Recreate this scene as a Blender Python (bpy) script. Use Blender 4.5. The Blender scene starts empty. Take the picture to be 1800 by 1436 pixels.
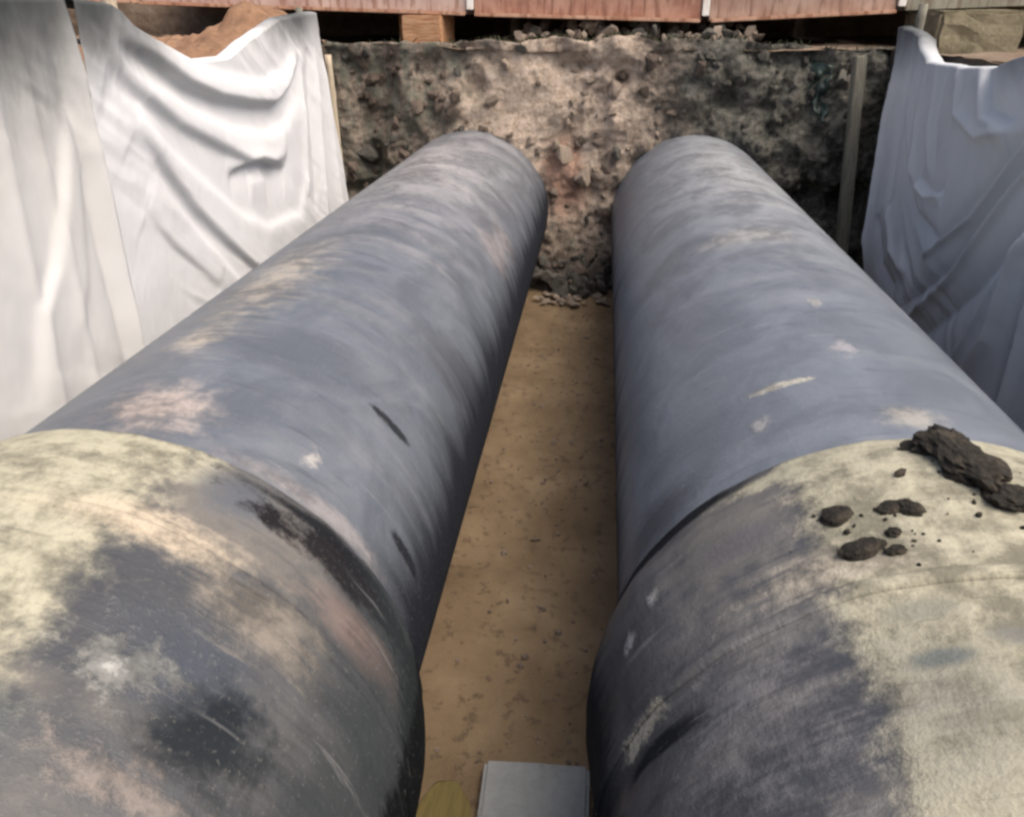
import bpy, bmesh, math, random
import numpy as np
from mathutils import Vector, Matrix, noise as mn
random.seed(7); rng = np.random.default_rng(7)
S = bpy.context.scene; COL = S.collection
R = math.radians

# ------------------------------------------------------------------ camera, sky, sun, exposure
H = 2.65
cam = bpy.data.cameras.new('camera'); co = bpy.data.objects.new('camera', cam); COL.objects.link(co)
cam.sensor_fit = 'HORIZONTAL'; cam.sensor_width = 36; cam.lens = 28.0; cam.clip_end = 2000; cam.clip_start = 0.05
rt = Vector((0.99427, 0.10693, 0)); up = Vector((-0.04744, 0.44108, 0.89621)); bk = Vector((0.09583, -0.89107, 0.44363))
M = Matrix((rt, up, bk)).transposed().to_4x4(); M.translation = (0, 0, H); co.matrix_world = M
S.camera = co
SUN_EL, SUN_AZ = 58, 118            # azimuth clockwise from +Y: from the right, a little behind
w = bpy.data.worlds.new('World'); S.world = w; w.use_nodes = True
wn = w.node_tree; bg = wn.nodes['Background']; sk = wn.nodes.new('ShaderNodeTexSky'); sk.sky_type = 'NISHITA'
sk.sun_disc = False; sk.sun_elevation = R(SUN_EL); sk.sun_rotation = R(SUN_AZ)
sk.dust_density = 8.0; sk.air_density = .75; sk.ozone_density = .5
wn.links.new(sk.outputs[0], bg.inputs[0]); bg.inputs[1].default_value = 0.15
sl = bpy.data.lights.new('sun', 'SUN'); so = bpy.data.objects.new('sun', sl); COL.objects.link(so)
sl.energy = 1.3; sl.angle = R(55); sl.color = (1, 0.95, 0.88)
sd = Vector((math.sin(R(SUN_AZ))*math.cos(R(SUN_EL)), math.cos(R(SUN_AZ))*math.cos(R(SUN_EL)), math.sin(R(SUN_EL))))
so.rotation_euler = (-sd).to_track_quat('-Z', 'Y').to_euler(); so.location = (6, -4, 9)
S.view_settings.view_transform = 'Standard'; S.view_settings.look = 'None'; S.view_settings.gamma = 1
S.view_settings.exposure = 0.5; S.view_settings.use_curve_mapping = False
S.render.engine = 'CYCLES'; S.cycles.filter_width = 2.7
S.cycles.max_bounces = 5; S.cycles.diffuse_bounces = 3; S.cycles.glossy_bounces = 2; S.cycles.transmission_bounces = 2

# ------------------------------------------------------------------ helpers
def tag(o, label=None, cat=None, group=None, kind=None):
    for k, v in (('label', label), ('category', cat), ('group', group), ('kind', kind)):
        if v: o[k] = v
    return o
def link(name, me, m=None, parent=None, loc=(0, 0, 0), smooth=False):
    o = bpy.data.objects.new(name, me); COL.objects.link(o)
    if m and not me.materials: me.materials.append(m)
    o.parent = parent; o.location = loc
    if smooth: me.polygons.foreach_set('use_smooth', [True]*len(me.polygons))
    return o
def empty(name, loc=(0, 0, 0)):
    o = bpy.data.objects.new(name, None); COL.objects.link(o); o.location = loc; o.empty_display_size = .1
    return o
def mesh(name, v, f, uv=None):
    me = bpy.data.meshes.new(name); me.from_pydata([tuple(p) for p in v], [], f); me.update()
    if uv is not None:
        l = me.uv_layers.new(name='UVMap'); vi = np.zeros(len(me.loops), int); me.loops.foreach_get('vertex_index', vi)
        l.data.foreach_set('uv', np.asarray(uv, float)[vi].ravel())
    return me
def grid_faces(nu, nv, wrap=False):
    f = []
    for i in range(nu if wrap else nu-1):
        for j in range(nv-1):
            a = i*nv+j; b = ((i+1) % nu)*nv+j
            f.append((a, b, b+1, a+1))
    return f
def box(name, lo, hi, bev=.01, rough=0.0, seed=0):
    bm = bmesh.new(); bmesh.ops.create_cube(bm, size=1)
    c = [(a+b)/2 for a, b in zip(lo, hi)]; d = [b-a for a, b in zip(lo, hi)]
    for v in bm.verts: v.co = Vector((v.co.x*d[0]+c[0], v.co.y*d[1]+c[1], v.co.z*d[2]+c[2]))
    if bev: bmesh.ops.bevel(bm, geom=bm.edges[:], offset=bev, segments=2, affect='EDGES')
    if rough:
        bmesh.ops.subdivide_edges(bm, edges=bm.edges[:], cuts=3, use_grid_fill=True)
        for v in bm.verts: v.co += mn.noise_vector(v.co*9+Vector((seed, 0, 0)))*rough
    me = bpy.data.meshes.new(name); bm.to_mesh(me); bm.free(); return me
def lump(name, size, sub=3, amp=.3, freq=2.2, seed=0, flat=True):
    bm = bmesh.new(); bmesh.ops.create_icosphere(bm, subdivisions=sub, radius=1)
    for v in bm.verts:
        n = v.co.normalized(); k = 1+amp*(mn.noise(n*freq+Vector((seed*7.3, 1, 2)))+.6*mn.noise(n*freq*2.7+Vector((seed, 5, 2))))
        v.co = Vector((n.x*size[0], n.y*size[1], n.z*size[2]))*k
    me = bpy.data.meshes.new(name); bm.to_mesh(me); bm.free()
    if not flat: me.polygons.foreach_set('use_smooth', [True]*len(me.polygons))
    return me
def hull_stone(name, seed):
    r = random.Random(seed); bm = bmesh.new()
    for i in range(15):
        v = Vector((r.gauss(0, 1), r.gauss(0, 1), r.gauss(0, 1))).normalized()*r.uniform(.75, 1.1); bm.verts.new(v)
    res = bmesh.ops.convex_hull(bm, input=bm.verts[:])
    bmesh.ops.delete(bm, geom=[e for e in res['geom_interior'] if isinstance(e, bmesh.types.BMVert)], context='VERTS')
    me = bpy.data.meshes.new(name); bm.to_mesh(me); bm.free(); return me

# ------------------------------------------------------------------ shader helpers
class G:
    def __init__(s, name, rough=.8, spec=.3):
        s.m = bpy.data.materials.new(name); s.m.use_nodes = True; s.t = s.m.node_tree; s.b = s.t.nodes['Principled BSDF']
        s.b.inputs['Roughness'].default_value = rough; s.b.inputs['Specular IOR Level'].default_value = spec
    def n(s, t): return s.t.nodes.new('ShaderNode'+t)
    def l(s, a, b):
        if isinstance(a, (int, float)): b.default_value = a
        elif isinstance(a, tuple): b.default_value = (*a, 1) if len(a) == 3 and b.type == 'RGBA' else a
        else: s.t.links.new(a, b)
    def math(s, op, a, b=0., clamp=False):
        x = s.n('Math'); x.operation = op; x.use_clamp = clamp; s.l(a, x.inputs[0]); s.l(b, x.inputs[1]); return x.outputs[0]
    def obj(s): return s.n('TexCoord').outputs['Object']
    def uv(s): return s.n('TexCoord').outputs['UV']
    def sep(s, v):
        x = s.n('SeparateXYZ'); s.l(v, x.inputs[0]); return x.outputs
    def mapv(s, v, sc=(1, 1, 1), loc=(0, 0, 0), rot=(0, 0, 0)):
        x = s.n('Mapping'); s.l(v, x.inputs[0]); x.inputs['Scale'].default_value = sc; x.inputs['Location'].default_value = loc; x.inputs['Rotation'].default_value = rot; return x.outputs[0]
    def noise(s, v, sc=5, det=5, ro=.6, dist=0., dim='3D'):
        x = s.n('TexNoise'); x.noise_dimensions = dim; s.l(v, x.inputs['Vector']); x.inputs['Scale'].default_value = sc; x.inputs['Detail'].default_value = det
        x.inputs['Roughness'].default_value = ro; x.inputs['Distortion'].default_value = dist; return x.outputs['Fac']
    def step(s, v, a, b):
        x = s.n('MapRange'); x.interpolation_type = 'SMOOTHSTEP'; s.l(v, x.inputs[0]); x.inputs[1].default_value = a; x.inputs[2].default_value = b; return x.outputs[0]
    def mix(s, f, a, b):
        x = s.n('Mix'); x.data_type = 'RGBA'; s.l(f, x.inputs[0]); s.l(a, x.inputs[6]); s.l(b, x.inputs[7]); return x.outputs[2]
    def mixf(s, f, a, b):
        x = s.n('Mix'); x.data_type = 'FLOAT'; s.l(f, x.inputs[0]); s.l(a, x.inputs[2]); s.l(b, x.inputs[3]); return x.outputs[0]
    def ramp(s, f, stops):
        x = s.n('ValToRGB'); s.l(f, x.inputs[0]); e = x.color_ramp.elements
        while len(e) < len(stops): e.new(.5)
        for k, (p, c) in zip(e, stops): k.position = p; k.color = (*c, 1)
        return x.outputs[0]
    def bump(s, h, st=.5, d=.02):
        x = s.n('Bump'); x.inputs['Strength'].default_value = st; x.inputs['Distance'].default_value = d; s.l(h, x.inputs['Height']); s.l(x.outputs[0], s.b.inputs['Normal'])
    def col(s, c): s.l(c, s.b.inputs['Base Color']); return s
def ell(g, U, V, u0, v0, ru, rv):
    a = g.math('DIVIDE', g.math('SUBTRACT', U, u0), ru); b = g.math('DIVIDE', g.math('SUBTRACT', V, v0), rv)
    d = g.math('SQRT', g.math('ADD', g.math('MULTIPLY', a, a), g.math('MULTIPLY', b, b)))
    return g.math('SUBTRACT', 1., d)
def masked(g, sh, nz, k=1.4, soft=.5, strength=1.):
    x = g.math('ADD', sh, g.math('MULTIPLY', g.math('SUBTRACT', nz, .5), k))
    m = g.step(x, 0, soft)
    return g.math('MULTIPLY', m, strength) if strength != 1 else m

def soil(name, stops, sc=4, rough=.95, bump=.9, mid=None):
    g = G(name, rough, .15); v = g.obj()
    n1 = g.noise(v, sc, 8, .68); n2 = g.noise(v, sc*6, 6, .7); n = g.math('ADD', g.math('MULTIPLY', n1, .6), g.math('MULTIPLY', n2, .4))
    g.col(g.ramp(n, stops)); g.bump(n2, bump, .03); return g
# sand of the bed
g = G('damp_sand', .95, .15); v = g.obj()
n1 = g.noise(v, 2.2, 4, .6); n2 = g.noise(v, 17, 5, .6); n3 = g.noise(v, 140, 3, .7)
c = g.ramp(n1, [(.3, (.135, .094, .054)), (.55, (.20, .144, .086)), (.75, (.255, .19, .118))])
c = g.mix(g.math('MULTIPLY', g.step(n2, .54, .66), .65), c, (.070, .050, .034))
c = g.mix(g.math('MULTIPLY', g.step(n3, .45, .7), .35), c, (.27, .21, .15))
g.col(c); g.bump(g.math('ADD', n2, g.math('MULTIPLY', n3, .4)), .6, .015); SAND = g.m
# soil of the end face: tan in the middle where fresh sand has run down, grey green at the sides
g = G('trench_soil', .97, .1); v = g.obj(); X = g.sep(v)[0]; Zc = g.sep(v)[2]
n1 = g.noise(v, 2.6, 8, .65); n2 = g.noise(v, 14, 7, .7); n3 = g.noise(g.mapv(v, (3, 3, .6)), 3.2, 5, .6)
dark = g.ramp(n2, [(.32, (.035, .036, .032)), (.5, (.115, .112, .095)), (.7, (.22, .21, .18))])
brown = g.ramp(n2, [(.3, (.10, .08, .065)), (.5, (.25, .205, .165)), (.7, (.38, .32, .26))])
tan = g.ramp(n2, [(.28, (.20, .15, .115)), (.46, (.46, .37, .29)), (.68, (.62, .52, .43))])
m1 = masked(g, ell(g, X, Zc, -.5, 1.8, 1.1, 1.25), n1, 1.8, .5)
c = g.mix(g.step(g.math('ADD', X, g.math('MULTIPLY', n1, 1.6)), .9, 1.9), brown, dark)
c = g.mix(g.math('MULTIPLY', g.step(g.math('ADD', n3, g.math('MULTIPLY', X, -.06)), .52, .72), .7), c, (.135, .15, .12))
c = g.mix(m1, c, tan)
c = g.mix(masked(g, ell(g, X, Zc, -.35, 1.15, .28, .5), n1, 1.2, .5, .8), c, (.42, .26, .19))
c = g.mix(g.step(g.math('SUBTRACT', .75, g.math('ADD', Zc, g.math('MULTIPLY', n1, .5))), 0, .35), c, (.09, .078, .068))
g.col(c); g.bump(n2, 1.0, .05); WALLSOIL = g.m
g = soil('bank_soil', [(.3, (.09, .065, .045)), (.5, (.2, .15, .11)), (.7, (.31, .25, .19))], 2); GROUND = g.m
g = soil('red_clay', [(.3, (.12, .07, .045)), (.5, (.26, .155, .095)), (.72, (.38, .25, .165))], 2.2); CLAY = g.m
def stone_mat(name, a, b): 
    g = soil(name, [(.3, a), (.7, b)], 6, .95, .8)
    oi = g.n('ObjectInfo').outputs['Random']; src = g.b.inputs['Base Color'].links[0].from_socket
    hs = g.n('HueSaturation'); g.l(src, hs.inputs['Color']); g.l(g.mixf(oi, .6, 1.35), hs.inputs['Value']); g.col(hs.outputs[0]); return g.m
ST_TAN = stone_mat('tan_clod', (.24, .185, .14), (.50, .42, .34)); ST_DARK = stone_mat('grey_clod', (.06, .058, .05), (.21, .20, .175))
ST_BROWN = stone_mat('brown_clod', (.10, .075, .06), (.29, .235, .19))
g = G('wet_mud', .8, .3); v = g.obj(); n = g.noise(v, 22, 6, .7)
g.col(g.ramp(n, [(.3, (.006, .006, .005)), (.52, (.026, .022, .016)), (.72, (.085, .068, .048))])); g.bump(n, 1, .02); MUD = g.m

# cloth
def cloth(name, base, dirt, top_z, top_shade):
    g = G(name, .9, .1); v = g.obj(); x, y, z = g.sep(v)
    n1 = g.noise(g.mapv(v, (1, 1, .6)), 2.2, 5, .6); n2 = g.noise(v, 9, 6, .65); wv = g.noise(g.mapv(v, (1, 1, .05)), 30, 3, .5)
    c = g.mix(g.math('MULTIPLY', g.step(n1, .45, .8), .35), base, dirt)
    c = g.mix(g.math('MULTIPLY', g.step(n2, .6, .8), .25), c, dirt)
    # soft shade along the cloth tops, painted into the base colour
    for (y0, z0, ry, rz, st) in top_shade:
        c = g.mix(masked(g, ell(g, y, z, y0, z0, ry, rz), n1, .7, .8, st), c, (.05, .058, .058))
    g.col(c); fine = g.noise(v, 260, 2, .5); g.bump(g.math('ADD', g.math('MULTIPLY', fine, .25), wv), .12, .01)
    tr = g.n('BsdfTranslucent'); g.l(c, tr.inputs[0]); mx = g.n('MixShader'); mx.inputs[0].default_value = .25
    g.l(g.b.outputs[0], mx.inputs[1]); g.l(tr.outputs[0], mx.inputs[2]); g.l(mx.outputs[0], g.t.nodes['Material Output'].inputs['Surface'])
    return g.m
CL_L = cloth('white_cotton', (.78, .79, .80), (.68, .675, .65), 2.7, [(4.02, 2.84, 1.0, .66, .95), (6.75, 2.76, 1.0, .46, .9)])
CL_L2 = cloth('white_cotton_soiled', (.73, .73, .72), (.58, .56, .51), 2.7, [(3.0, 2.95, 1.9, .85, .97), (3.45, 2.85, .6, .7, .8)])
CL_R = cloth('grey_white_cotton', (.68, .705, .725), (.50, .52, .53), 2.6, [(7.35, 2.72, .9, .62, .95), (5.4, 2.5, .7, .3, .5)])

# pipe coating
def pipe_mat(name, coat, layers, dustc, dust_amt, seed, rough=.45, speck=.14):
    g = G(name, rough, .55); uv = g.uv(); U, V, _ = g.sep(uv)
    p = g.mapv(uv, (1, 1, 1), (seed*3.1, seed*1.7, 0))
    ns = g.noise(g.mapv(p, (.7, 4.2, 1), rot=(0, 0, R(8))), 1.5, 5, .6, .3, '2D')     # wipe marks running round the barrel
    nb = g.noise(p, 2.6, 5, .65, .5, '2D'); nf = g.noise(p, 13, 5, .72, 0, '2D'); ng = g.noise(p, 75, 3, .7, 0, '2D')
    nm = g.math('ADD', g.math('MULTIPLY', nb, .5), g.math('MULTIPLY', nf, .5)); crust = dmk = None
    nr = g.noise(g.mapv(p, (1.1, 15, 1), rot=(0, 0, R(5))), 2.4, 4, .6, .2, '2D'); nq = g.math('ADD', g.math('MULTIPLY', nf, .4), g.math('MULTIPLY', nr, .6))
    NZ = {'s': ns, 'b': nb, 'f': nf, 'g': ng, 'm': nm, 'q': nq}
    c = g.mix(g.step(nb, .3, .75), coat, tuple(k*1.45 for k in coat))
    d = g.math('ADD', g.math('MULTIPLY', ns, .36), g.math('ADD', g.math('MULTIPLY', nb, .42), g.math('MULTIPLY', nf, .22)))
    dm = g.step(d, dust_amt[0], dust_amt[1])
    up = g.step(g.math('ABSOLUTE', g.math('SUBTRACT', U, 90.*.8*math.pi/180)), 1.1, .3)   # dust settles on the crown
    dm = g.math('MULTIPLY', dm, g.mixf(up, .12, dust_amt[2]))
    c = g.mix(dm, c, dustc)
    rg = g.mixf(dm, rough, .85); sp = g.mixf(dm, .55, .15)
    for (kind, a0, v0, ra, rv, colr, st, k, soft, nz) in layers:
        u0, ru = R(a0)*.8, R(ra)*.8
        if kind == 'e': sh = ell(g, U, V, u0, v0, ru, rv)
        elif kind == '>': sh = g.math('DIVIDE', g.math('SUBTRACT', U, u0), ru)
        elif kind == '<': sh = g.math('DIVIDE', g.math('SUBTRACT', u0, U), ru)
        m = masked(g, sh, NZ[nz], k, soft, st)
        cc = colr
        if sum(colr) > .6: cc = g.mix(g.step(nm, .36, .60), tuple(q*.42 for q in colr), tuple(min(1, q*1.02) for q in colr)); cc = g.mix(g.math('MULTIPLY', g.step(ng, .52, .7), .35), cc, tuple(q*.45 for q in colr)); crust = m if crust is None else g.math('MAXIMUM', crust, m)
        c = g.mix(m, c, cc); rg = g.mixf(m, rg, .5 if .1 < sum(colr) < .3 else .92); sp = g.mixf(m, sp, .45 if .1 < sum(colr) < .3 else .08)
    c = g.mix(g.math('MULTIPLY', g.step(ng, .60, .74), speck), c, (.42, .40, .35))
    c = g.mix(g.math('MULTIPLY', g.step(nr, .65, .76), .16), c, (.36, .355, .35)); c = g.mix(g.math('MULTIPLY', g.step(nr, .36, .29), .30), c, (.03, .032, .038))   # scrapes round the barrel
    g.col(c); g.l(rg, g.b.inputs['Roughness']); g.l(sp, g.b.inputs['Specular IOR Level'])
    h = g.math('ADD', nf, g.math('MULTIPLY', ng, .5))
    if crust is not None: h = g.math('ADD', g.math('MULTIPLY', h, g.mixf(crust, .7, 1.8)), g.math('MULTIPLY', crust, .5))
    g.bump(h, .3, .013)
    return g.m
COAT = (.084, .096, .114); COATR = (.108, .124, .147)
KH = (.42, .40, .30); TAN = (.46, .41, .33); PK = (.42, .36, .32); BLK = (.010, .011, .014)
M_LF = pipe_mat('bitumen_coat_a', COAT, [
    ('e', 92, 6.4, 75, 3.4, (.36, .345, .335), .85, .8, 1.3, 's'),
    ('e', 97, 3.3, 18, 1.0, TAN, .55, 2.2, 1.1, 'q'), ('e', 97, 2.55, 10, .16, TAN, .55, 2.0, .8, 'q'),
    ('e', 88, 2.0, 19, .22, PK, .75, 2.2, .9, 'm'), ('e', 70, 2.56, 26, .34, (.072, .084, .102), .8, 1.2, .9, 's'),
    ('e', 52, 2.02, 3, .07, (.44, .42, .39), .6, 2.6, .8, 'f'), ('e', 45, 1.86, 32, .06, (.30, .275, .265), .6, 1.2, .8, 'q'),
    ('e', 40, 2.49, 9, .032, BLK, .9, 1.0, .5, 'f'), ('e', 20, 2.05, 10, .035, BLK, .9, .9, .5, 'f'),
    ('e', 25, 3.3, 22, .35, (.045, .045, .05), .6, 1.6, .8, 's'), ('e', 33, 5.2, 18, .5, (.30, .25, .235), .5, 1.6, .8, 's'),
    ('e', 28, 1.79, 30, .055, BLK, .95, 1.2, .6, 'm'), ('<', 34, 0, 26, 0, (.010, .012, .018), .97, 1.0, 1.0, 's')], (.27, .26, .255), (.40, .84, .42), 1, .42)  # joint shadow and the dark side towards the gap are painted in
M_RF = pipe_mat('bitumen_coat_b', COATR, [
    ('e', 85, 6.4, 72, 3.8, (.35, .355, .345), .85, .6, 1.4, 's'),
    ('e', 112, 2.53, 11, .03, (.48, .46, .38), .75, 1.2, .6, 'f'), ('e', 119, 2.32, 3, .06, (.42, .41, .39), .5, 2.6, .8, 'f'),
    ('e', 89, 2.22, 9, .10, (.38, .36, .31), .6, 2.0, .8, 'm'), ('e', 93, 2.76, 4, .09, (.38, .36, .37), .5, 1.6, .7, 'f'),
    ('e', 92, 3.27, 2.5, .08, (.44, .42, .38), .5, 1.4, .7, 'f'), ('e', 100, 4.4, 26, .25, (.34, .33, .30), .5, 1.8, .8, 'q'), ('e', 150, 2.2, 20, .16, (.035, .036, .042), .7, 1.4, .8, 'q'),
    ('e', 150, 2.02, 30, .05, BLK, .95, 1.2, .6, 'm'), ('>', 162, 0, 24, 0, (.018, .020, .026), .9, .9, 1.0, 's')], (.25, .26, .275), (.38, .90, .32), 5, .40)  # contact shadow at the joint and gap-side shade, both painted into the coat
M_LB = pipe_mat('dusty_socket_a', (.042, .045, .049), [
    ('e', 60, 1.58, 30, .34, (.19, .175, .155), .75, 1.8, .9, 'm'),
    ('>', 64, 0, 11, 0, KH, .92, 2.4, .9, 'm'), ('e', 80, 1.66, 20, .16, KH, .95, 2.2, .7, 'm'), ('e', 66, 1.38, 19, .09, (.47, .405, .31), .85, 2.0, .8, 'm'),
    ('e', 59, 1.62, 10, .17, (.085, .095, .110), .85, 1.8, .8, 'm'), ('e', 53, 1.10, 15, .17, (.042, .050, .064), .95, 2.2, .6, 'm'),
    ('e', 57, 1.05, 9, .10, (.33, .33, .30), .6, 3.8, .8, 'f'), ('e', 45, 1.3, 14, .12, (.26, .23, .19), .7, 2.6, .8, 'q'), ('e', 59, 1.035, 1.6, .022, (.5, .5, .47), .7, 3.0, .8, 'g'), ('e', 45, 1.01, 13, .16, (.014, .018, .022), .94, 2.4, .8, 'm'),
    ('e', 74, .86, 16, .09, (.05, .062, .065), .8, 2.2, .7, 'm'), ('e', 50, .86, 14, .05, (.28, .24, .21), .6, 2.8, .9, 'f'),
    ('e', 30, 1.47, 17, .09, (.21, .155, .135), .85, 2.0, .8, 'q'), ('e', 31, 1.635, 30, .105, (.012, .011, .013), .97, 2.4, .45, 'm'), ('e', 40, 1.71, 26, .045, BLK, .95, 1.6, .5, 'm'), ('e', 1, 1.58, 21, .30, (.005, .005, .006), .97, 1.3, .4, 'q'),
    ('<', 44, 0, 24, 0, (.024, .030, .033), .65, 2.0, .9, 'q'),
    ('<', 12, 0, 7, 0, (.005, .006, .007), .97, 1.6, .6, 'q')], (.20, .18, .155), (.42, .70, .6), 9, .5, .12)  # black low on the socket is its underside shade, painted in
M_RB = pipe_mat('dusty_socket_b', (.044, .047, .053), [
    ('e', 128, 1.72, 22, .36, (.18, .172, .155), .6, 2.2, .9, 'q'),
    ('<', 121, 0, 9, 0, KH, .94, 2.2, .7, 'm'), ('e', 110, 1.08, 14, .24, (.15, .155, .15), .4, 3.0, .9, 'm'), ('e', 112, 1.90, 26, .08, KH, .95, 1.8, .6, 'm'), ('e', 116, 1.47, 18, .07, (.46, .42, .34), .8, 2.0, .8, 'q'),
    ('e', 128, 1.66, 12, .08, (.10, .10, .115), .7, 1.6, .8, 'q'),
    ('e', 108, 1.31, 7, .045, (.20, .20, .17), .7, 1.8, .8, 'm'), ('e', 108.5, 1.18, 5, .035, (.11, .13, .13), .8, 1.2, .6, 'f'), ('e', 99, 1.22, 4, .04, (.17, .17, .16), .7, 1.6, .7, 'f'), ('e', 106, 1.04, 7, .03, (.19, .19, .15), .6, 1.8, .7, 'f'),
    ('e', 150, 1.27, 14, .045, BLK, .95, 1.6, .6, 'q'), ('e', 154, 1.35, 9, .035, (.42, .40, .33), .8, 1.8, .6, 'f'),
    ('e', 132, 1.15, 16, .35, (.24, .24, .25), .4, 3.6, 1.0, 'q'),
    ('e', 146.6, 1.68, 2.2, .034, (.42, .42, .40), .7, 2.4, .8, 'f'), ('e', 154, 1.62, 2.2, .036, (.42, .41, .42), .7, 2.4, .8, 'f'),
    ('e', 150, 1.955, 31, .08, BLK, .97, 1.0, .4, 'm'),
    ('>', 160, 0, 14, 0, (.010, .012, .016), .9, 1.2, .8, 'q')], (.27, .255, .23), (.42, .68, .7), 13, .45, .1)  # last layer paints shade on the socket side facing the gap
g = G('black_rubber', .6, .3).col((.012, .012, .014)); RUBBER = g.m
# steel, wood, concrete
def metal(name, a, b, rust, seed):
    g = G(name, .75, .3); v = g.mapv(g.obj(), (1, 1, 1), (seed, 0, 0)); n = g.noise(v, 3, 6, .65); n2 = g.noise(g.mapv(v, (4, 4, .7)), 4, 5, .6)
    c = g.mix(g.step(n, .35, .65), a, b); c = g.mix(g.math('MULTIPLY', g.step(n2, .46, .64), .8), c, rust); g.col(c); g.bump(n2, .3, .01); return g.m
STEEL = [metal('red_oxide_steel_a', (.46, .32, .27), (.58, .46, .40), (.30, .17, .12), 1), metal('red_oxide_steel_b', (.36, .175, .12), (.48, .29, .21), (.22, .10, .065), 5),
         metal('red_oxide_steel_c', (.38, .24, .18), (.48, .35, .28), (.22, .13, .09), 9), metal('weathered_steel', (.26, .25, .19), (.36, .35, .28), (.17, .12, .09), 12)]
FLANGE = metal('rusty_flange', (.46, .25, .16), (.56, .36, .25), (.26, .12, .07), 3)
g = G('white_paint', .6, .3); n = g.noise(g.obj(), 9, 4); g.col(g.mix(g.step(n, .5, .75), (.85, .82, .76), (.6, .5, .42))); WHITE = g.m
def wood(name, a, b, sc=(1, 1, 8)):
    g = G(name, .85, .2); v = g.mapv(g.obj(), sc); n = g.noise(v, 5, 6, .65, .6); g.col(g.ramp(n, [(.3, a), (.7, b)])); g.bump(n, .4, .01); return g.m
TIMBER = wood('orange_timber', (.30, .12, .05), (.62, .40, .24), (1, 8, 8)); POST = wood('grey_wood', (.11, .105, .085), (.28, .27, .215), (12, 12, 1)); BAMBOO = wood('pale_bamboo', (.34, .28, .2), (.58, .50, .38), (12, 12, 1))
YWOOD = wood('yellow_sacking', (.12, .095, .035), (.19, .15, .055), (8, 1, 8))
g = soil('cast_concrete', [(.3, (.15, .155, .14)), (.45, (.26, .27, .26)), (.7, (.33, .345, .34))], 5, .9, .25); CONC = g.m
g = soil('mossy_concrete', [(.35, (.075, .075, .045)), (.5, (.21, .185, .125)), (.7, (.31, .275, .195))], 3, .95, .6); MOSSY = g.m
g = G('green_leaf', .6, .3); oi = g.n('ObjectInfo').outputs['Random']; n = g.noise(g.obj(), 3, 3); g.col(g.ramp(n, [(.35, (.03, .042, .022)), (.65, (.085, .09, .05))])); LEAF = g.m
g = G('teal_plastic', .45, .4); n = g.noise(g.obj(), 12, 3); g.col(g.ramp(n, [(.35, (.014, .026, .022)), (.7, (.04, .062, .052))])); TEAL = g.m

# ------------------------------------------------------------------ trench and ground
XL, XR, YF, YB, ZG = -2.74, 2.62, 8.35, -4.2, 2.35
def mound(x, y):
    return 0.34*math.exp(-((x+3.75)/.75)**2-((y-7.9)/1.0)**2)
def gz(x, y):
    e = ZG+.05*mn.fractal(Vector((x*.7, y*.7, 3)), .8, 2, 5)
    e += .03*math.exp(-((y-8.5)/.3)**2)*mn.noise(Vector((x*5, y*5, 0)))
    return e
xs = sorted(set(np.round(np.concatenate([np.linspace(-14, XL, 58), np.linspace(XL, XR, 46), np.linspace(XR, 14, 58)]), 4)))
ys = sorted(set(np.round(np.concatenate([np.linspace(-10, YB, 16), np.linspace(YB, YF, 90), np.linspace(YF, 20, 70)]), 4)))
vs = [(x, y, gz(x, y)) for x in xs for y in ys]; nv = len(ys); fs = []
for i in range(len(xs)-1):
    for j in range(nv-1):
        cx, cy = (xs[i]+xs[i+1])/2, (ys[j]+ys[j+1])/2
        if XL < cx < XR and YB < cy < YF: continue
        a = i*nv+j; fs.append((a, a+nv, a+nv+1, a+1))
me = mesh('ground', vs, fs); bm = bmesh.new(); bm.from_mesh(me)
bmesh.ops.delete(bm, geom=[v for v in bm.verts if not v.link_faces], context='VERTS')
o8 = [(-600, -600), (600, -600), (600, 600), (-600, 600)]; i8 = [(-14, -10), (14, -10), (14, 20), (-14, 20)]
for k in range(4):
    q = [bm.verts.new((*p, ZG-.06)) for p in (o8[k], o8[(k+1) % 4], i8[(k+1) % 4], i8[k])]; bm.faces.new(q)
bm.to_mesh(me); bm.free()
tag(link('ground', me, GROUND, smooth=True), kind='structure')
# red clay heap on the left bank
n_ = 80; vs = []
for i in range(n_):
    for j in range(n_):
        x = -6.2+i*(3.45/(n_-1)); y = 5.6+j*(3.1/(n_-1))
        hgt = .36*math.exp(-((x+3.25)/.5)**2-((y-8.05)/.55)**2)+.13*math.exp(-((x+3.5)/1.0)**2-((y-7.2)/.9)**2)
        vs.append((x, y, ZG-.06+hgt+.09*mn.fractal(Vector((x*2.6, y*2.6, 1)), .8, 2, 5)+.04*mn.noise(Vector((x*9, y*9, 2)))+.02*mn.noise(Vector((x*19, y*19, 2)))))
tag(link('clay_mound', mesh('clay_mound', vs, grid_faces(n_, n_)), CLAY, smooth=True), kind='structure')
# sand bed
nx, ny = 110, 420
vs = [(x, y, .02+.035*mn.fractal(Vector((x*1.3, y*1.3, 0)), .9, 2, 5)+.012*mn.noise(Vector((x*11, y*11, 4)))+.10*max(0, (y-7.6))**2)
      for x in np.linspace(XL-.2, XR+.2, nx) for y in np.linspace(YB-.1, YF+.2, ny)]
tag(link('sand_bed', mesh('sand_bed', vs, grid_faces(nx, ny)), SAND, smooth=True), kind='structure')
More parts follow.
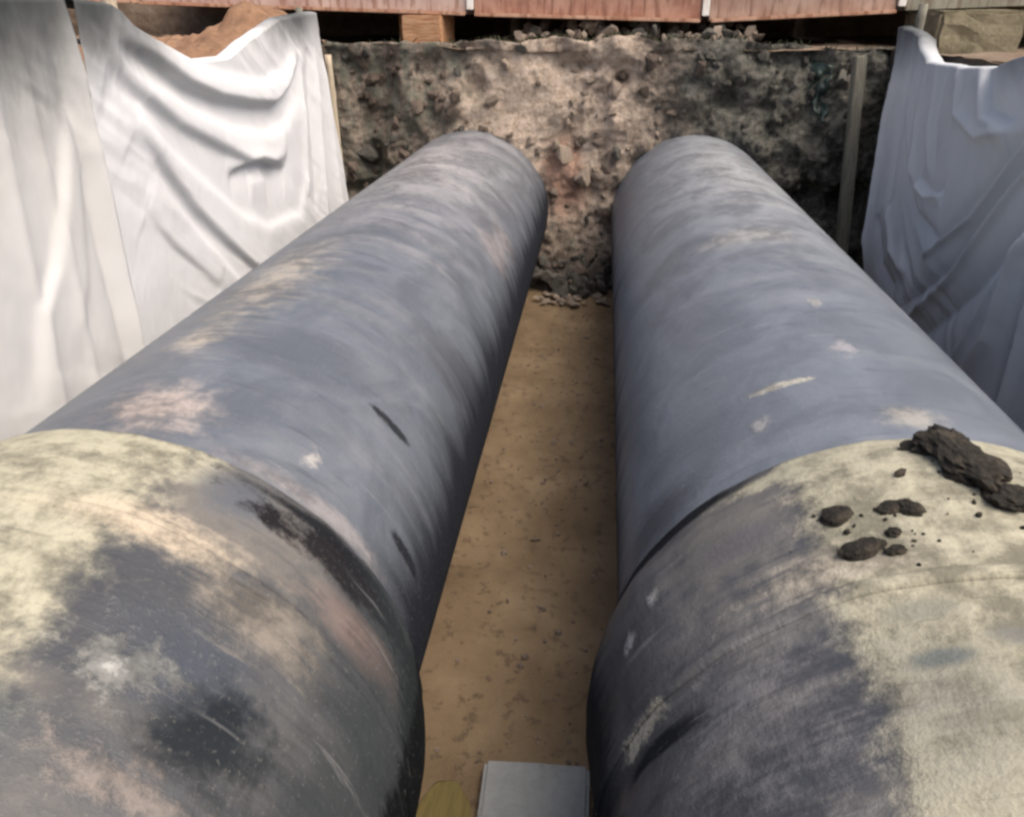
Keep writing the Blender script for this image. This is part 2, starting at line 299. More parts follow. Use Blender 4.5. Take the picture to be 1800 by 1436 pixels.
# end face of the excavation
CAV = [(2.45, .95, .20, .16, .35), (2.05, 1.0, .15, .2, .2), (-2.35, 1.35, .12, .3, .16), (-2.2, 1.9, .1, .22, .14), (-1.25, 2.02, .09, .14, .12), (.15, 2.08, .07, .06, .14), (-2.4, .95, .2, .12, .25), (1.2, 1.9, .1, .08, .12), (.3, .7, .25, .12, .15), (1.55, 1.85, .08, .06, .12), (-.25, 2.2, .2, .06, .12)]
def wall_y(x, z):
    p = Vector((x*1.1, 0, z*1.1))
    sm = 1-.75*math.exp(-((x+.85)/.5)**2-((z-1.9)/.4)**2)
    y = YF-.02+.10*mn.fractal(p, .75, 2.1, 3)+sm*(.09*mn.noise(Vector((x*4.5, 2, z*4.5)))+.045*abs(mn.noise(Vector((x*11, 7, z*11))))+.022*mn.noise(Vector((x*21, 7, z*21))))-.05*(1-sm)
    y += .06*mn.noise(Vector((x*2.4, 9, z*2.4)))
    y -= .16*math.exp(-((x+.3)/.55)**2)*max(0, 1.9-z)*.5               # fresh earth slumped between the pipes
    y -= max(0, .55-z)*.35*math.exp(-((x+.1)/.7)**2)
    for cx, cz, rx, rz, d in CAV: y += d*math.exp(-((x-cx)/rx)**2-((z-cz)/rz)**2)
    return y
def top_z(x): return ZG+.05+.05*math.exp(-((x-.2)/1.3)**2)-.05*math.exp(-((x-2.2)/.5)**2)+.05*mn.noise(Vector((x*3, 0, 0)))+.03*mn.noise(Vector((x*9, 4, 0)))
nx, nz = 230, 110; vs = []
for i in range(nx):
    x = XL-.15+(XR-XL+.3)*i/(nx-1); tz = top_z(x)
    for j in range(nz+6):
        if j < nz: z = -.1+(tz+.1)*j/(nz-1); vs.append((x, wall_y(x, z), z))
        else:
            k = j-nz+1; vs.append((x, wall_y(x, tz)+.09*k, tz+.02*mn.noise(Vector((x*4, k*.4, 0)))-.012*k))
wall_end = tag(link('trench_wall_end', mesh('trench_wall_end', vs, grid_faces(nx, nz+6)), WALLSOIL, smooth=True), kind='structure')
def side_wall(name, x0, sgn):
    ny, nz = 160, 40; vs = []
    for i in range(ny):
        y = YB+(YF+.25-YB)*i/(ny-1)
        for j in range(nz):
            z = -.1+2.46*j/(nz-1); vs.append((x0+sgn*(.05*mn.fractal(Vector((0, y*1.2, z*1.2)), .8, 2, 5)+.03*mn.noise(Vector((3, y*6, z*6)))), y, z))
    return tag(link(name, mesh(name, vs, grid_faces(ny, nz)), ST_DARKWALL, smooth=True), kind='structure')
ST_DARKWALL = soil('side_soil', [(.3, (.05, .045, .035)), (.5, (.12, .10, .08)), (.7, (.2, .17, .13))], 4).m
side_wall('trench_wall_left', XL-.02, -1); side_wall('trench_wall_right', XR+.02, 1)
vs = [(x, YB+.03*mn.noise(Vector((x*3, 0, z*3))), z) for x in np.linspace(XL-.1, XR+.1, 40) for z in np.linspace(-.1, 2.36, 24)]
tag(link('trench_wall_back', mesh('trench_wall_back', vs, grid_faces(40, 24)), ST_DARKWALL, smooth=True), kind='structure')

# clods and stones bedded in the end face, each a piece of it
stones = {}
for nm, m in (('tan', ST_TAN), ('dark', ST_DARK), ('brown', ST_BROWN)):
    stones[nm] = []
    for k in range(7):
        me = hull_stone('stone', hash(nm) % 97*0+k*13+len(nm)); me.materials.append(m); stones[nm].append(me)
PIPES = ((-1.3147, .8033), (.9373, .7833)); PR = .8
def free(x, z, pad=.03): return all((x-a)**2+(z-b)**2 > (PR+pad)**2 for a, b in PIPES)
rs = random.Random(3); cnt = 0
while cnt < 270:
    x = rs.uniform(-2.6, 2.5); z = rs.uniform(.25, 2.36)
    if not free(x, z, .0) or (abs(x+.85) < .45 and abs(z-1.9) < .3 and rs.random() < .8): continue
    t = 'tan' if abs(x+.3) < .75+rs.gauss(0, .25) and z > .9 else ('dark' if x > .75+rs.gauss(0, .3) or rs.random() < .25 else 'brown')
    if z < .75: t = 'dark' if rs.random() < .6 else 'brown'
    s = min(.11, .028*math.exp(rs.gauss(.25, .45)))
    o = bpy.data.objects.new('stone', rs.choice(stones[t])); COL.objects.link(o); o.parent = wall_end
    o.location = (x, wall_y(x, z)-.15*s, z); o.rotation_euler = (rs.uniform(0, 6), rs.uniform(0, 6), rs.uniform(0, 6)); o.scale = (s*rs.uniform(.8, 1.4), s, s*rs.uniform(.7, 1.2)); cnt += 1
# spoil at the foot of the face between the pipes
heap = tag(empty('spoil_heap', (-.2, 7.9, .03)), 'heap of dark earth clods at the foot of the end face between the pipes', 'earth heap')
for k in range(46):
    x = rs.gauss(-.2, .28); y = rs.uniform(7.85, 8.25); s = rs.uniform(.035, .10); z = .03+.10*max(0, y-7.6)**2+max(0, (y-7.9))*.9+s*.4
    if not free(x, z+.05, .03): continue
    o = bpy.data.objects.new('clod', rs.choice(stones['dark' if rs.random() < .6 else 'brown'])); COL.objects.link(o); o.parent = heap
    o.location = (x+.2, y-7.9, z-.03); o.rotation_euler = (rs.uniform(0, 6), rs.uniform(0, 6), 0); o.scale = (s*1.2, s, s*.8)
for k in range(40):
    x = rs.gauss(-.2, .26); y = rs.uniform(7.6, 7.95); s = rs.uniform(.02, .05); z = .055
    if not free(x, z+.06, .03): continue
    o = bpy.data.objects.new('clod', rs.choice(stones['tan'])); COL.objects.link(o); o.parent = heap
    o.location = (x+.2, y-7.9, z-.03); o.rotation_euler = (rs.uniform(-.3, .3), rs.uniform(-.3, .3), rs.uniform(0, 6)); o.scale = (s*1.5, s*1.3, s*.5)
# rubble packed under the middle of the deck
heap = tag(empty('rubble_pile', (.3, 8.65, 2.40)), 'grey rubble packed under the middle of the red steel deck', 'rubble')
for k in range(130):
    x = rs.uniform(-.85, 1.45); y = rs.uniform(8.42, 9.0); s = rs.uniform(.03, .075)
    z = 2.41+rs.uniform(0, .17)*min(1, (y-8.35)/.3)*min(1, max(.15, (1.5-abs(x-.3)))/.6)
    o = bpy.data.objects.new('stone', rs.choice(stones['tan' if rs.random() < .45 else 'brown' if rs.random() < .5 else 'dark'])); COL.objects.link(o); o.parent = heap
    o.location = (x-.3, y-8.65, z-2.40); o.rotation_euler = (rs.uniform(0, 6), rs.uniform(0, 6), 0); o.scale = (s*1.3, s, s*.8)
# low grass on the lip of the face
vs, fs = [], []
for k in range(420):
    x = rs.gauss(.0, .75) if rs.random() < .7 else rs.uniform(-2.4, 2.4); y = wall_y(x, top_z(x))+rs.uniform(.0, .12); z = top_z(x)-.01
    hh = rs.uniform(.02, .06); a = rs.uniform(0, 6.28); dx, dy = math.cos(a)*.006, math.sin(a)*.006; lx, ly = rs.gauss(0, .025), rs.gauss(-.02, .025)
    b = len(vs); vs += [(x-dx, y-dy, z), (x+dx, y+dy, z), (x+lx*.5+dx*.6, y+ly*.5, z+hh*.7), (x+lx, y+ly, z+hh)]; fs += [(b, b+1, b+2), (b, b+2, b+3)]
tag(link('grass', mesh('grass', vs, fs), LEAF), 'low grass along the lip of the earth face', 'grass', kind='stuff')

# ------------------------------------------------------------------ pipes
def lathe(name, prof, n=160, wob=0.):
    """prof: (Y, r) from far to near; axis along Y through the origin; UV = arc metres, Y"""
    vs, uv, fs = [], [], []
    m = len(prof)
    for i in range(n+1):
        a = -math.pi/2+2*math.pi*i/n
        for (y, r) in prof:
            if wob: q = Vector((math.cos(a)*4, y*5, math.sin(a)*4)); r += wob*(mn.noise(q)+.5*mn.noise(q*3.7)); yw = y+wob*1.6*mn.noise(Vector((math.cos(a)*6, 0, math.sin(a)*6)))
            else: yw = y
            vs.append((r*math.cos(a), yw, r*math.sin(a))); uv.append((a*.8, y))
    for i in range(n):
        for j in range(m-1): q = i*m+j; fs.append((q, q+1, q+m+1, q+m))
    me = mesh(name, vs, fs, uv); bm = bmesh.new(); bm.from_mesh(me); bmesh.ops.remove_doubles(bm, verts=bm.verts[:], dist=1e-5); bmesh.ops.recalc_face_normals(bm, faces=bm.faces[:]); bm.to_mesh(me); bm.free()
    return me
def smooth_prof(pts, step=.02):
    ys = [p[0] for p in pts]; r = [p[1] for p in pts]; out = []
    yy = np.arange(ys[0], ys[-1], -step); rr = np.interp(-yy, [-k for k in ys], r)
    k = np.ones(5)/5; rr2 = np.convolve(np.pad(rr, 2, mode='edge'), k, 'valid')
    return list(zip(yy, rr2))
def far_pipe(ax, rim, mat, label):
    e = tag(empty('water_pipe', (ax[0], 0, ax[1])), label, 'pipe', 'pipes laid in the trench')
    prof = [(9.6, .74), (9.6, .8)]+[(y, .8) for y in np.arange(9.5, rim-.3, -.08)]+[(rim-.3, .8), (rim-.3, .74), (9.6, .74)]
    link('barrel', lathe('barrel', prof), mat, e, smooth=False)
    b = e.children[0]; b.data.polygons.foreach_set('use_smooth', [True]*len(b.data.polygons)); b.data.set_sharp_from_angle(angle=R(40))
    return e
def near_pipe(ax, rim, bell, mat, label, ridge):
    e = tag(empty('water_pipe', (ax[0], 0, ax[1])), label, 'pipe', 'pipes laid in the trench')
    prof = [(rim-.14, .802), (rim-.015, .822), (rim-.002, .834), (rim, .842)]+smooth_prof([(rim-.004, bell[0][1])]+bell[1:])
    o = link('socket', lathe('socket', prof, 240, .005), mat, e, smooth=True); o.data.set_sharp_from_angle(angle=R(50))
    y1 = prof[-1][0]; r1 = prof[-1][1]
    prof = [(y1+.01, r1-.003)]+[(y, .80) for y in np.arange(y1-.1, -4.1, -.1)]+[(-4.1, .8), (-4.1, .74), (y1-.1, .74)]
    o = link('barrel', lathe('barrel', prof), mat, e, smooth=True); o.data.set_sharp_from_angle(angle=R(40))
    ry, rr = ridge; ring = [(ry+.022*math.cos(t), rr+.012*math.sin(t)) for t in np.linspace(0, math.pi, 9)]
    o = link('collar_ridge', lathe('collar_ridge', ring, 240, .005), mat, e, smooth=True)
    ring = [(rim-.03+.02*math.cos(t), .812+.012*math.sin(t)) for t in np.linspace(0, 2*math.pi, 12)]
    link('rubber_gasket', lathe('rubber_gasket', ring, 160), RUBBER, e, smooth=True)
    return e
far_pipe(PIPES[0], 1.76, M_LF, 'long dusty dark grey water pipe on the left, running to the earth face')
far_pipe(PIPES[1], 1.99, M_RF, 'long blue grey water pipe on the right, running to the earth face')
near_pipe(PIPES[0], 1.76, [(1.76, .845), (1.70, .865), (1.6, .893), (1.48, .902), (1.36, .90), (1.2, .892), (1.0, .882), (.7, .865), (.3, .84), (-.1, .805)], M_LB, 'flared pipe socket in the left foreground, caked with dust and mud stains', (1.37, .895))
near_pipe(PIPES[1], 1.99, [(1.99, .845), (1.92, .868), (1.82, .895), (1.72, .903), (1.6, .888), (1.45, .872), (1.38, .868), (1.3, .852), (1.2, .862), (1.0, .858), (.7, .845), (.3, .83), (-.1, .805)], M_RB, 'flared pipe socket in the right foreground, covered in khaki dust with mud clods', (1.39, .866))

# mud clods lying on the right socket
def on_pipe(i, ang, y, r, lift=0): a = R(ang); return Vector((PIPES[i][0]+(r+lift)*math.cos(a), y, PIPES[i][1]+(r+lift)*math.sin(a)))
def clod(i, ang, y, r, size, seed, label, rz=0, amp=.32, mat=MUD, sub=4):
    me = lump('mud_clod', size, sub, amp, 1.9, seed); me.materials.append(mat)
    o = link('mud_clod', me); o.location = on_pipe(i, ang, y, r, size[2]*.25); o.rotation_euler = (0, R(90-ang), rz)
    return tag(o, label, 'mud clod', 'mud clods on the pipes')
clod(1, 92.6, 1.77, .895, (.066, .14, .040), 1, 'large dark mud clod, biggest on the right pipe socket', R(10), .38)
clod(1, 93.9, 1.86, .88, (.078, .05, .034), 14, 'dark mud clod on the socket rim, touching the far end of the biggest clod', 0)
clod(1, 89.3, 1.62, .89, (.055, .05, .025), 5, 'flat mud clod just nearer the camera than the biggest clod', .3)
clod(1, 113.3, 1.625, .888, (.036, .034, .014), 2, 'round dark mud clod, leftmost on the right pipe socket', 0, .2)
clod(1, 105.8, 1.615, .887, (.032, .022, .010), 3, 'small flat mud clod between the biggest and the leftmost clods', .2)
clod(1, 103.2, 1.60, .887, (.022, .030, .012), 8, 'small dark mud clod left of the biggest clod', .5)
clod(1, 112.0, 1.50, .879, (.050, .030, .013), 4, 'brown oblong mud clod in front of the leftmost clod', .15, .25, MUD)
clod(1, 107.0, 1.53, .882, (.016, .014, .010), 6, 'tiny mud crumb among the clods on the right socket', 0)
clod(1, 107.8, 1.475, .876, (.022, .014, .010), 7, 'pale flattened mud crumb beside the brown oblong clod', 0)

# ------------------------------------------------------------------ cloths hung on the side walls
def seg_field(P, line):
    """signed distance to a polyline in the (Y, Z) plane; positive below / right of it when walked"""
    best = np.full(len(P), 1e9); sg = np.zeros(len(P)); ns_ = len(line)-1; tp = np.zeros(len(P))
    for k_, (a, b) in enumerate(zip(line[:-1], line[1:])):
        a = np.array(a); b = np.array(b); d = b-a; L = max(d@d, 1e-9); t = np.clip(((P-a)@d)/L, 0, 1); q = P-(a+t[:, None]*d)
        dist = np.hypot(q[:, 0], q[:, 1]); s = np.sign(d[1]*q[:, 0]-d[0]*q[:, 1]); m = dist < best; best[m] = dist[m]; sg[m] = s[m]; tp[m] = (k_+t[m])/ns_
    return best, sg*np.clip(np.minimum(tp, 1-tp)/.22, 0, 1)**.7, np.clip(np.minimum(tp, 1-tp)/.12, 0, 1)**.7
def sheet(name, x0, sgn, left, right, top, folds, mat, nu, nvv, seed, zb=.05, creases=()):
    """left/right: functions of z -> Y; top: polyline z(Y); sgn: +1 bulges towards +X"""
    P = np.zeros((nu*nvv, 2)); ty = [p[0] for p in top]; tz = [p[1] for p in top]
    tops = []
    for i in range(nu):
        u = i/(nu-1); yt = left(2.4)*(1-u)+right(2.4)*u; zt = np.interp(yt, ty, tz); tops.append(zt)
        for j in range(nvv):
            z = zt+(zb-zt)*j/(nvv-1); P[i*nvv+j] = (left(z)*(1-u)+right(z)*u, z)
    d = np.zeros(len(P))
    for (kind, line, amp, wd) in folds:
        amp *= .8 if sgn > 0 else 1.
        dist, s, tw = seg_field(P, line)
        if kind == 'd': d += -amp*np.tanh(2.4*s*dist/wd)*np.exp(-dist/(1.9*wd))*1.15
        elif kind == 'b': d += amp*np.tanh(1.6*s*dist/wd)*np.exp(-dist/(1.9*wd))*.9
        elif kind == 'r': d += amp*tw*np.exp(-(dist/(1.25*wd))**1.35)
    for k in range(len(P)):
        y, z = P[k]; q_ = .57*y+sgn*.82*z; r_ = .82*y-sgn*.57*z
        w_ = max(0, mn.noise(Vector((y*.9, z*.9, seed+20)))+.35)
        d[k] += w_*(.013*(1-abs(mn.noise(Vector((q_*5.5, r_*.9, seed+30))))*2.2)+.006*(1-abs(mn.noise(Vector((q_*13, r_*2.2, seed+31))))*2.2))
        d[k] += .018*mn.noise(Vector((y*1.6, z*.7, seed)))+.008*mn.noise(Vector((y*4+z*2.5, z*1.0, seed+4)))+.003*mn.noise(Vector((y*11+z*4, z*5, seed+8)))+.0016*mn.noise(Vector((y*27-z*9, z*14, seed+3)))
    vs = np.column_stack([x0+sgn*d, P[:, 0], P[:, 1]])
    # hem turned back over the bank
    vs = vs.reshape(nu, nvv, 3); hem = []
    for k in range(1, 5):
        h = vs[:, 0, :].copy(); h[:, 0] -= sgn*.035*k; h[:, 2] += .012*math.sin(k*.8)-.012*max(0, k-2); hem.append(h)
    vs = np.concatenate([np.stack(hem[::-1], 1), vs], 1); n2 = vs.shape[1]
    o = link(name, mesh(name, vs.reshape(-1, 3), grid_faces(nu, n2)), mat, smooth=True)
    md = o.modifiers.new('thickness', 'SOLIDIFY'); md.thickness = .003; md.offset = 0
    return o
LF = [('b', [(4.35, 2.57), (4.74, 2.45), (5.03, 2.34), (5.42, 2.27), (5.94, 2.2), (6.39, 2.24), (6.7, 2.44)], .040, .07),
      ('d', [(4.17, 2.54), (4.48, 2.44), (4.81, 2.28), (5.21, 2.17), (5.71, 2.09), (6.1, 2.05), (6.39, 2.12), (6.72, 2.36)], .062, .055),
      ('b', [(4.15, 2.49), (4.45, 2.32), (4.89, 2.12), (5.37, 1.96), (5.94, 1.86), (6.31, 1.88), (6.68, 2.08)], .04, .08),
      ('d', [(4.04, 2.45), (4.31, 2.26), (4.67, 2.06), (5.1, 1.89), (5.5, 1.73), (5.95, 1.64), (6.28, 1.67)], .036, .07),
      ('b', [(4.03, 2.34), (4.27, 2.16), (4.54, 1.92), (4.88, 1.69), (5.27, 1.43), (5.72, 1.23), (6.37, 1.18), (6.76, 1.58)], .028, .08),
      ('d', [(5.2, 1.7), (5.69, 1.71), (6.2, 1.57)], .045, .05),
      ('r', [(5.5, 1.58), (5.8, 1.55)], .03, .09),
      ('d', [(4.17, 2.13), (4.39, 1.87), (4.68, 1.57), (5.04, 1.27), (5.33, 1.05), (5.7, .8)], .034, .055),
      ('b', [(4.26, 1.88), (4.64, 1.47), (4.99, 1.13), (5.3, .8)], .035, .06),
      ('d', [(4.12, 1.69), (4.33, 1.45), (4.58, 1.25), (4.82, 1.05)], .016, .05),
      ('r', [(6.77, 2.4), (6.6, 1.26)], .03, .04), ('r', [(7.12, 2.4), (7.0, 1.07), (7.0, .2)], .045, .05), ('r', [(7.36, 2.3), (7.45, 1.1), (7.5, .2)], .035, .04),
      ('r', [(6.95, 2.4), (6.8, 1.1)], -.03, .05)]
L_TOP = [(3.6, 2.72), (4.19, 2.69), (4.35, 2.59), (4.75, 2.46), (5.02, 2.39), (5.46, 2.39), (5.86, 2.49), (6.44, 2.61), (7.28, 2.655)]
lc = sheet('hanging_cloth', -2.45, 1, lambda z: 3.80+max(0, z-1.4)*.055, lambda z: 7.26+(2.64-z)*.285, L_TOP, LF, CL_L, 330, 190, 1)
tag(lc, 'white cloth on the left trench wall, sagging in swags beside the earth face', 'cloth', 'cloths hung along the trench')
LF2 = [('d', [(3.5, 2.3), (3.41, 2.04), (3.19, 1.65), (3.03, 1.5), (2.9, 1.1)], .022, .06), ('b', [(3.6, 2.1), (3.5, 1.92), (3.37, 1.51), (3.16, 1.16)], .015, .06), ('r', [(3.3, 2.7), (3.25, .1)], .02, .03), ('r', [(3.1, 2.7), (2.95, .1)], .025, .04), ('r', [(3.66, 2.7), (3.68, .1)], .05, .035), ('r', [(3.55, 2.7), (3.56, .1)], -.04, .05),
       ('r', [(2.5, 2.6), (2.4, .2)], .05, .09), ('r', [(1.6, 2.6), (1.7, .2)], .05, .1), ('r', [(.6, 2.6), (.5, .2)], .04, .1)]
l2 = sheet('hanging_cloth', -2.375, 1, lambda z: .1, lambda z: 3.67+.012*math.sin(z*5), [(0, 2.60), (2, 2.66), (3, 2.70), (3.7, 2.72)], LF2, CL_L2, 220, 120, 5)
tag(l2, 'soiled off-white cloth at the left edge of the picture, overlapping the sagging cloth', 'cloth', 'cloths hung along the trench')
RF = [('b', [(7.09, 2.0), (6.76, 1.61), (6.35, 1.36), (6.0, 1.19)], .03, .05), ('r', [(6.94, 1.24), (6.66, .93), (6.27, .85)], .05, .06), ('r', [(7.2, 1.1), (6.9, .75), (6.4, .66)], -.035, .05),
      ('r', [(6.35, .50), (5.62, 1.10), (5.22, 1.60), (5.0, 1.82), (4.5, 2.3)], -.06, .045), ('r', [(6.3, 1.32), (5.87, 1.20), (5.57, 1.50), (5.14, 1.95), (4.7, 2.4)], -.05, .035),
      ('r', [(6.0, 1.05), (5.81, 1.20), (5.42, 1.47), (5.06, 1.88), (4.6, 2.35)], .055, .022), ('r', [(6.2, .40), (5.50, 1.04), (5.15, 1.50), (4.96, 1.76), (4.5, 2.2)], .06, .022),
      ('r', [(5.95, .4), (5.24, 1.02), (4.82, 1.52), (4.5, 1.9)], -.07, .07), ('r', [(5.3, .3), (5.05, .8), (4.9, 1.2), (4.6, 1.6)], .03, .03),
      ('r', [(5.1, .3), (4.80, .88), (4.75, 1.29), (4.6, 1.8)], .065, .035), ('r', [(4.56, .2), (4.60, .87), (4.58, 1.6)], -.12, .03), ('r', [(4.42, .2), (4.46, 1.05), (4.4, 1.9)], .05, .04),
      ('d', [(6.45, 1.52), (6.2, 1.47), (5.95, 1.53)], .05, .03), ('r', [(6.2, 2.4), (6.06, 2.04), (5.59, 1.95), (5.1, 2.05)], .04, .04), ('d', [(5.83, 2.4), (5.59, 2.09), (5.2, 2.06)], .05, .05),
      ('r', [(7.35, 2.8), (7.45, 1.8), (7.3, .3)], .035, .04), ('r', [(7.2, 2.7), (7.1, 1.8), (7.0, 1.2)], -.03, .04), ('r', [(6.8, 2.5), (6.75, 1.9), (6.6, 1.5)], .02, .03), ('r', [(6.6, 2.5), (6.5, 1.9), (6.3, 1.6)], .018, .025), ('r', [(6.4, 2.5), (6.38, 1.95), (6.2, 1.6)], -.018, .025),
      ('r', [(3.8, 2.5), (3.9, .1)], .05, .06), ('r', [(3.2, 2.5), (3.3, .1)], .05, .06), ('r', [(2.4, 2.5), (2.3, .1)], .05, .07), ('r', [(1.5, 2.5), (1.6, .1)], .05, .07)]
R_TOP = [(0, 2.45), (4.4, 2.47), (5.3, 2.43), (5.71, 2.345), (6.14, 2.32), (6.8, 2.32), (7.0, 2.40), (7.2, 2.52), (7.4, 2.55), (7.9, 2.54)]
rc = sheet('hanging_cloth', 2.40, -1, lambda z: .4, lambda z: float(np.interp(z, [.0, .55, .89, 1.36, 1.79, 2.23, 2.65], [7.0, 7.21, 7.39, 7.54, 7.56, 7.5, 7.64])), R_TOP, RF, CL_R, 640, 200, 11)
tag(rc, 'bluish grey white cloth with diagonal folds on the right trench wall', 'cloth', 'cloths hung along the trench')

# stakes that carry the cloths
def stake(x, y, z0, z1, r, mat, label, name='bamboo_stake', lean=(0, 0), grp='stakes along the trench'):
    n = 12; prof = []; zz = np.linspace(z0, z1, 26)
    vs, fs = [], []
    for j, z in enumerate(zz):
        t = (z-z0)/(z1-z0); rr = r*(1-.15*t)*(1.12 if j % 6 == 3 else 1)
        for i in range(n): a = 2*math.pi*i/n; vs.append((x+lean[0]*t+rr*math.cos(a), y+lean[1]*t+rr*math.sin(a), z))
    for j in range(len(zz)-1):
        for i in range(n): a = j*n+i; b = j*n+(i+1) % n; fs.append((a, b, b+n, a+n))
    fs.append(tuple(range(n-1, -1, -1))); fs.append(tuple((len(zz)-1)*n+i for i in range(n)))
    return tag(link(name, mesh(name, vs, fs), mat, smooth=True), label, 'stake', grp)
stake(-2.62, 4.46, 0, 3.05, .045, BAMBOO, 'pale bamboo stake holding up the left cloth above its sag')
stake(-2.62, 7.36, 0, 2.70, .035, POST, 'grey bamboo stake at the far corner of the left cloth')
stake(-2.60, 8.08, 0, 2.30, .04, BAMBOO, 'tan bamboo stake in the left corner beside the earth face', lean=(-.04, .0))
stake(2.50, 7.42, 0, 2.72, .04, POST, 'grey bamboo stake at the far corner of the right cloth')
stake(2.50, 4.5, 0, 2.6, .04, BAMBOO, 'bamboo stake behind the near part of the right cloth')
def post(x0, x1, label):
    me = box('timber_post', (-.055, -.05, 0), (.055, .05, 2.32), .012, .006, 3); me.materials.append(POST); o = link('timber_post', me)
    o.location = (x0, 8.12, 0); o.rotation_euler = (0, math.atan2(x1-x0, 2.3), 0); return tag(o, label, 'post')
post(2.47, 2.28, 'weathered grey timber post leaning on the right end of the earth face')

# ------------------------------------------------------------------ steel deck over the far end
deck = tag(empty('steel_deck', (0, 8.6, 2.35)), 'rusty red steel deck on packing across the far end of the trench', 'steel deck')
PAN = [(-6.2, -4.72, 2.80, 2.755, 0), (-4.70, -1.375, 2.745, 2.645, 0), (-1.295, .885, 2.640, 2.585, 1), (.965, 2.655, 2.585, 2.665, 2), (2.745, 6.2, 2.675, 2.80, 3)]
for (x0, x1, za, zb, mi) in PAN:
    bm = bmesh.new()
    prof = [(8.60, 0.0), (8.60, .46), (8.52, .46), (8.52, .50), (12.8, .50), (12.8, 0.0)]
    A = [bm.verts.new((x0, y-8.6, za+z-2.35)) for y, z in prof]; B = [bm.verts.new((x1, y-8.6, zb+z-2.35)) for y, z in prof]
    n = len(prof)
    for k in range(n): bm.faces.new((A[k], A[(k+1) % n], B[(k+1) % n], B[k]))
    bm.faces.new(A[::-1]); bm.faces.new(B); bmesh.ops.recalc_face_normals(bm, faces=bm.faces[:])
    bmesh.ops.bevel(bm, geom=bm.edges[:], offset=.006, segments=2, affect='EDGES')
    me = bpy.data.meshes.new('panel'); bm.to_mesh(me); bm.free(); p = link('panel', me, STEEL[mi], deck)
    if mi < 3:
        bm = bmesh.new(); L_ = x1-x0; ang = math.atan2(zb-za, L_)
        me = box('bottom_flange', (x0+.01, -.075, -.012), (x1-.01, -.002, .022), .006)
        for v in me.vertices: v.co.z += za+(zb-za)*(v.co.x-x0)/L_-2.35
        me.materials.append(FLANGE); link('bottom_flange', me, None, p); bm.free()
for x, z in ((-1.335, 2.655), (.925, 2.60), (2.70, 2.68)):
    me = box('stiffener', (x-.034, -.03, z+.03-2.35), (x+.034, .02, z+.44-2.35), .006); me.materials.append(WHITE); link('stiffener', me, None, deck)
# soil bank added unseen behind the deck to keep the void beneath dark
me = box('added_rear_bank', (-14, 12.82, 2.2), (14, 20, 3.1), .1, .05, 2); me.materials.append(GROUND); tag(link('added_rear_bank', me), kind='structure')
def blockthing(name, lo, hi, mat, label, cat, bev=.015, rough=.008, rz=0, seed=1):
    c = Vector(((lo[0]+hi[0])/2, (lo[1]+hi[1])/2, lo[2])); me = box(name, [a-b for a, b in zip(lo, c)], [a-b for a, b in zip(hi, c)], bev, rough, seed)
    me.materials.append(mat); o = link(name, me); o.location = c; o.rotation_euler.z = rz; return tag(o, label, cat)
blockthing('timber_block', (-1.98, 8.50, 2.37), (-1.58, 8.95, 2.64), TIMBER, 'orange brown timber block under the deck, left of the rubble', 'timber block', .01, .006, R(-8))
blockthing('timber_block', (-2.14, 8.9, 2.35), (-1.95, 9.6, 2.66), TIMBER, 'narrow timber packer behind the orange brown block under the deck', 'timber block', .01, .006, R(3), 4)
blockthing('bearing_block', (2.86, 8.15, 2.28), (3.62, 8.9, 2.68), MOSSY, 'mossy tan concrete block carrying the right end of the deck', 'concrete block', .03, .02, R(6), 6)
# scrap of green sheet on the end face
vs = []; n1_, n2_ = 10, 22
for i in range(n1_):
    for j in range(n2_):
        u, v_ = i/(n1_-1), j/(n2_-1); wd_ = .20*(1-.6*v_)+.05*math.sin(v_*19)+.03*math.sin(v_*41); x = 2.0+.06*v_+(u-.5)*wd_+.02*math.sin(v_*9); z = 2.24-.52*v_
        vs.append((x, wall_y(x, z)-.02+.03*math.sin(u*7+v_*14), z+.02*math.sin(u*5)))
o = link('plastic_scrap', mesh('plastic_scrap', vs, grid_faces(n1_, n2_)), TEAL, smooth=True); md = o.modifiers.new('t', 'SOLIDIFY'); md.thickness = .003
tag(o, 'torn strip of dark green plastic on the right of the earth face', 'plastic scrap')
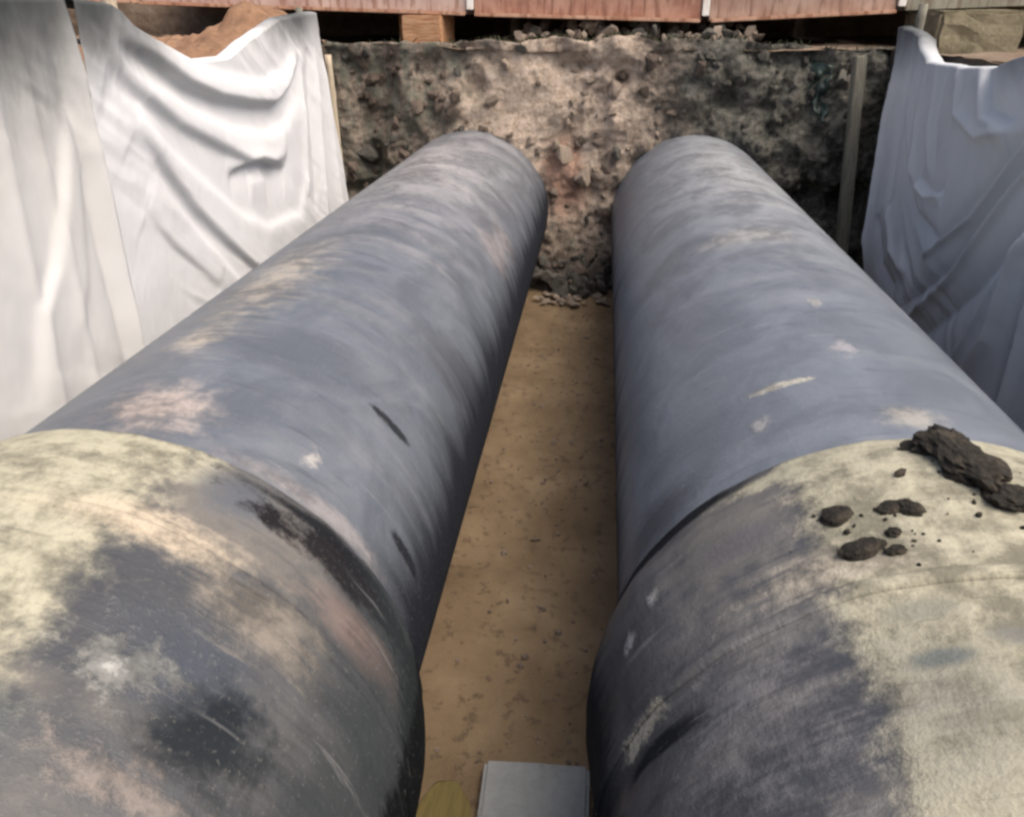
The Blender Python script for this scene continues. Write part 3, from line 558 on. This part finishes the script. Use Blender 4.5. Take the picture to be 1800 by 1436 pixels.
# foreground between the pipes
blockthing('concrete_block', (-.325, 1.28, .0), (.075, 2.13, .09), CONC, 'pale grey concrete block on the sand between the pipe sockets', 'concrete block', .015, .008, R(1))
me = lump('plastic_sack', (.125, .42, .010), 5, .10, 1.3, 3, False); me.materials.append(YWOOD); o = link('plastic_sack', me); o.location = (-.46, 1.64, .04)
tag(o, 'crumpled mustard yellow sack lying left of the pale concrete block', 'sack')
# loose grit on the sand and mud crumbs round the clods
def crumbs(name, pts, mat, label, cat, seed):
    r = random.Random(seed); bm = bmesh.new()
    for (p, sz) in pts:
        q = bmesh.ops.create_icosphere(bm, subdivisions=1, radius=1)['verts']; rot = Matrix.Rotation(r.uniform(0, 6), 3, Vector((r.gauss(0, 1), r.gauss(0, 1), 1)).normalized())
        k = Vector((sz*r.uniform(.8, 1.4), sz*r.uniform(.7, 1.1), sz*r.uniform(.5, .9)))
        for v in q: v.co = rot @ Vector((v.co.x*k.x, v.co.y*k.y, v.co.z*k.z))*r.uniform(.8, 1.15)+p
    me = bpy.data.meshes.new(name); bm.to_mesh(me); bm.free(); me.materials.append(mat); return tag(link(name, me), label, cat, kind='stuff')
rs = random.Random(21); pts = []
for k in range(420):
    x = rs.gauss(-.22, .26); y = rs.uniform(1.9, 7.4)
    pts.append((Vector((x, y, .02+.035*mn.fractal(Vector((x*1.3, y*1.3, 0)), .9, 2, 5)+.012*mn.noise(Vector((x*11, y*11, 4)))+.004)), .005*math.exp(rs.gauss(.4, .55))))
crumbs('grit', pts, ST_BROWN, 'loose earth crumbs scattered on the sand between the pipes', 'grit', 2)
pts = []
for (a_, y_, n_) in ((92.6, 1.77, 40), (90, 1.62, 14), (113, 1.62, 5), (105, 1.6, 12), (111, 1.5, 9), (107.5, 1.49, 8)):
    for k in range(n_):
        a = a_+rs.gauss(0, 4.2); y = y_+rs.gauss(0, .055); rr = float(np.interp(y, [1.38, 1.45, 1.6, 1.72, 1.82, 1.92, 1.99], [.868, .872, .888, .903, .895, .868, .845]))
        if y < 1.97: pts.append((on_pipe(1, a, y, rr, .001), .0028*math.exp(rs.gauss(.4, .5))))
crumbs('mud_crumbs', pts, MUD, 'fine dark mud crumbs sprinkled round the clods on the right socket', 'mud crumbs', 5)
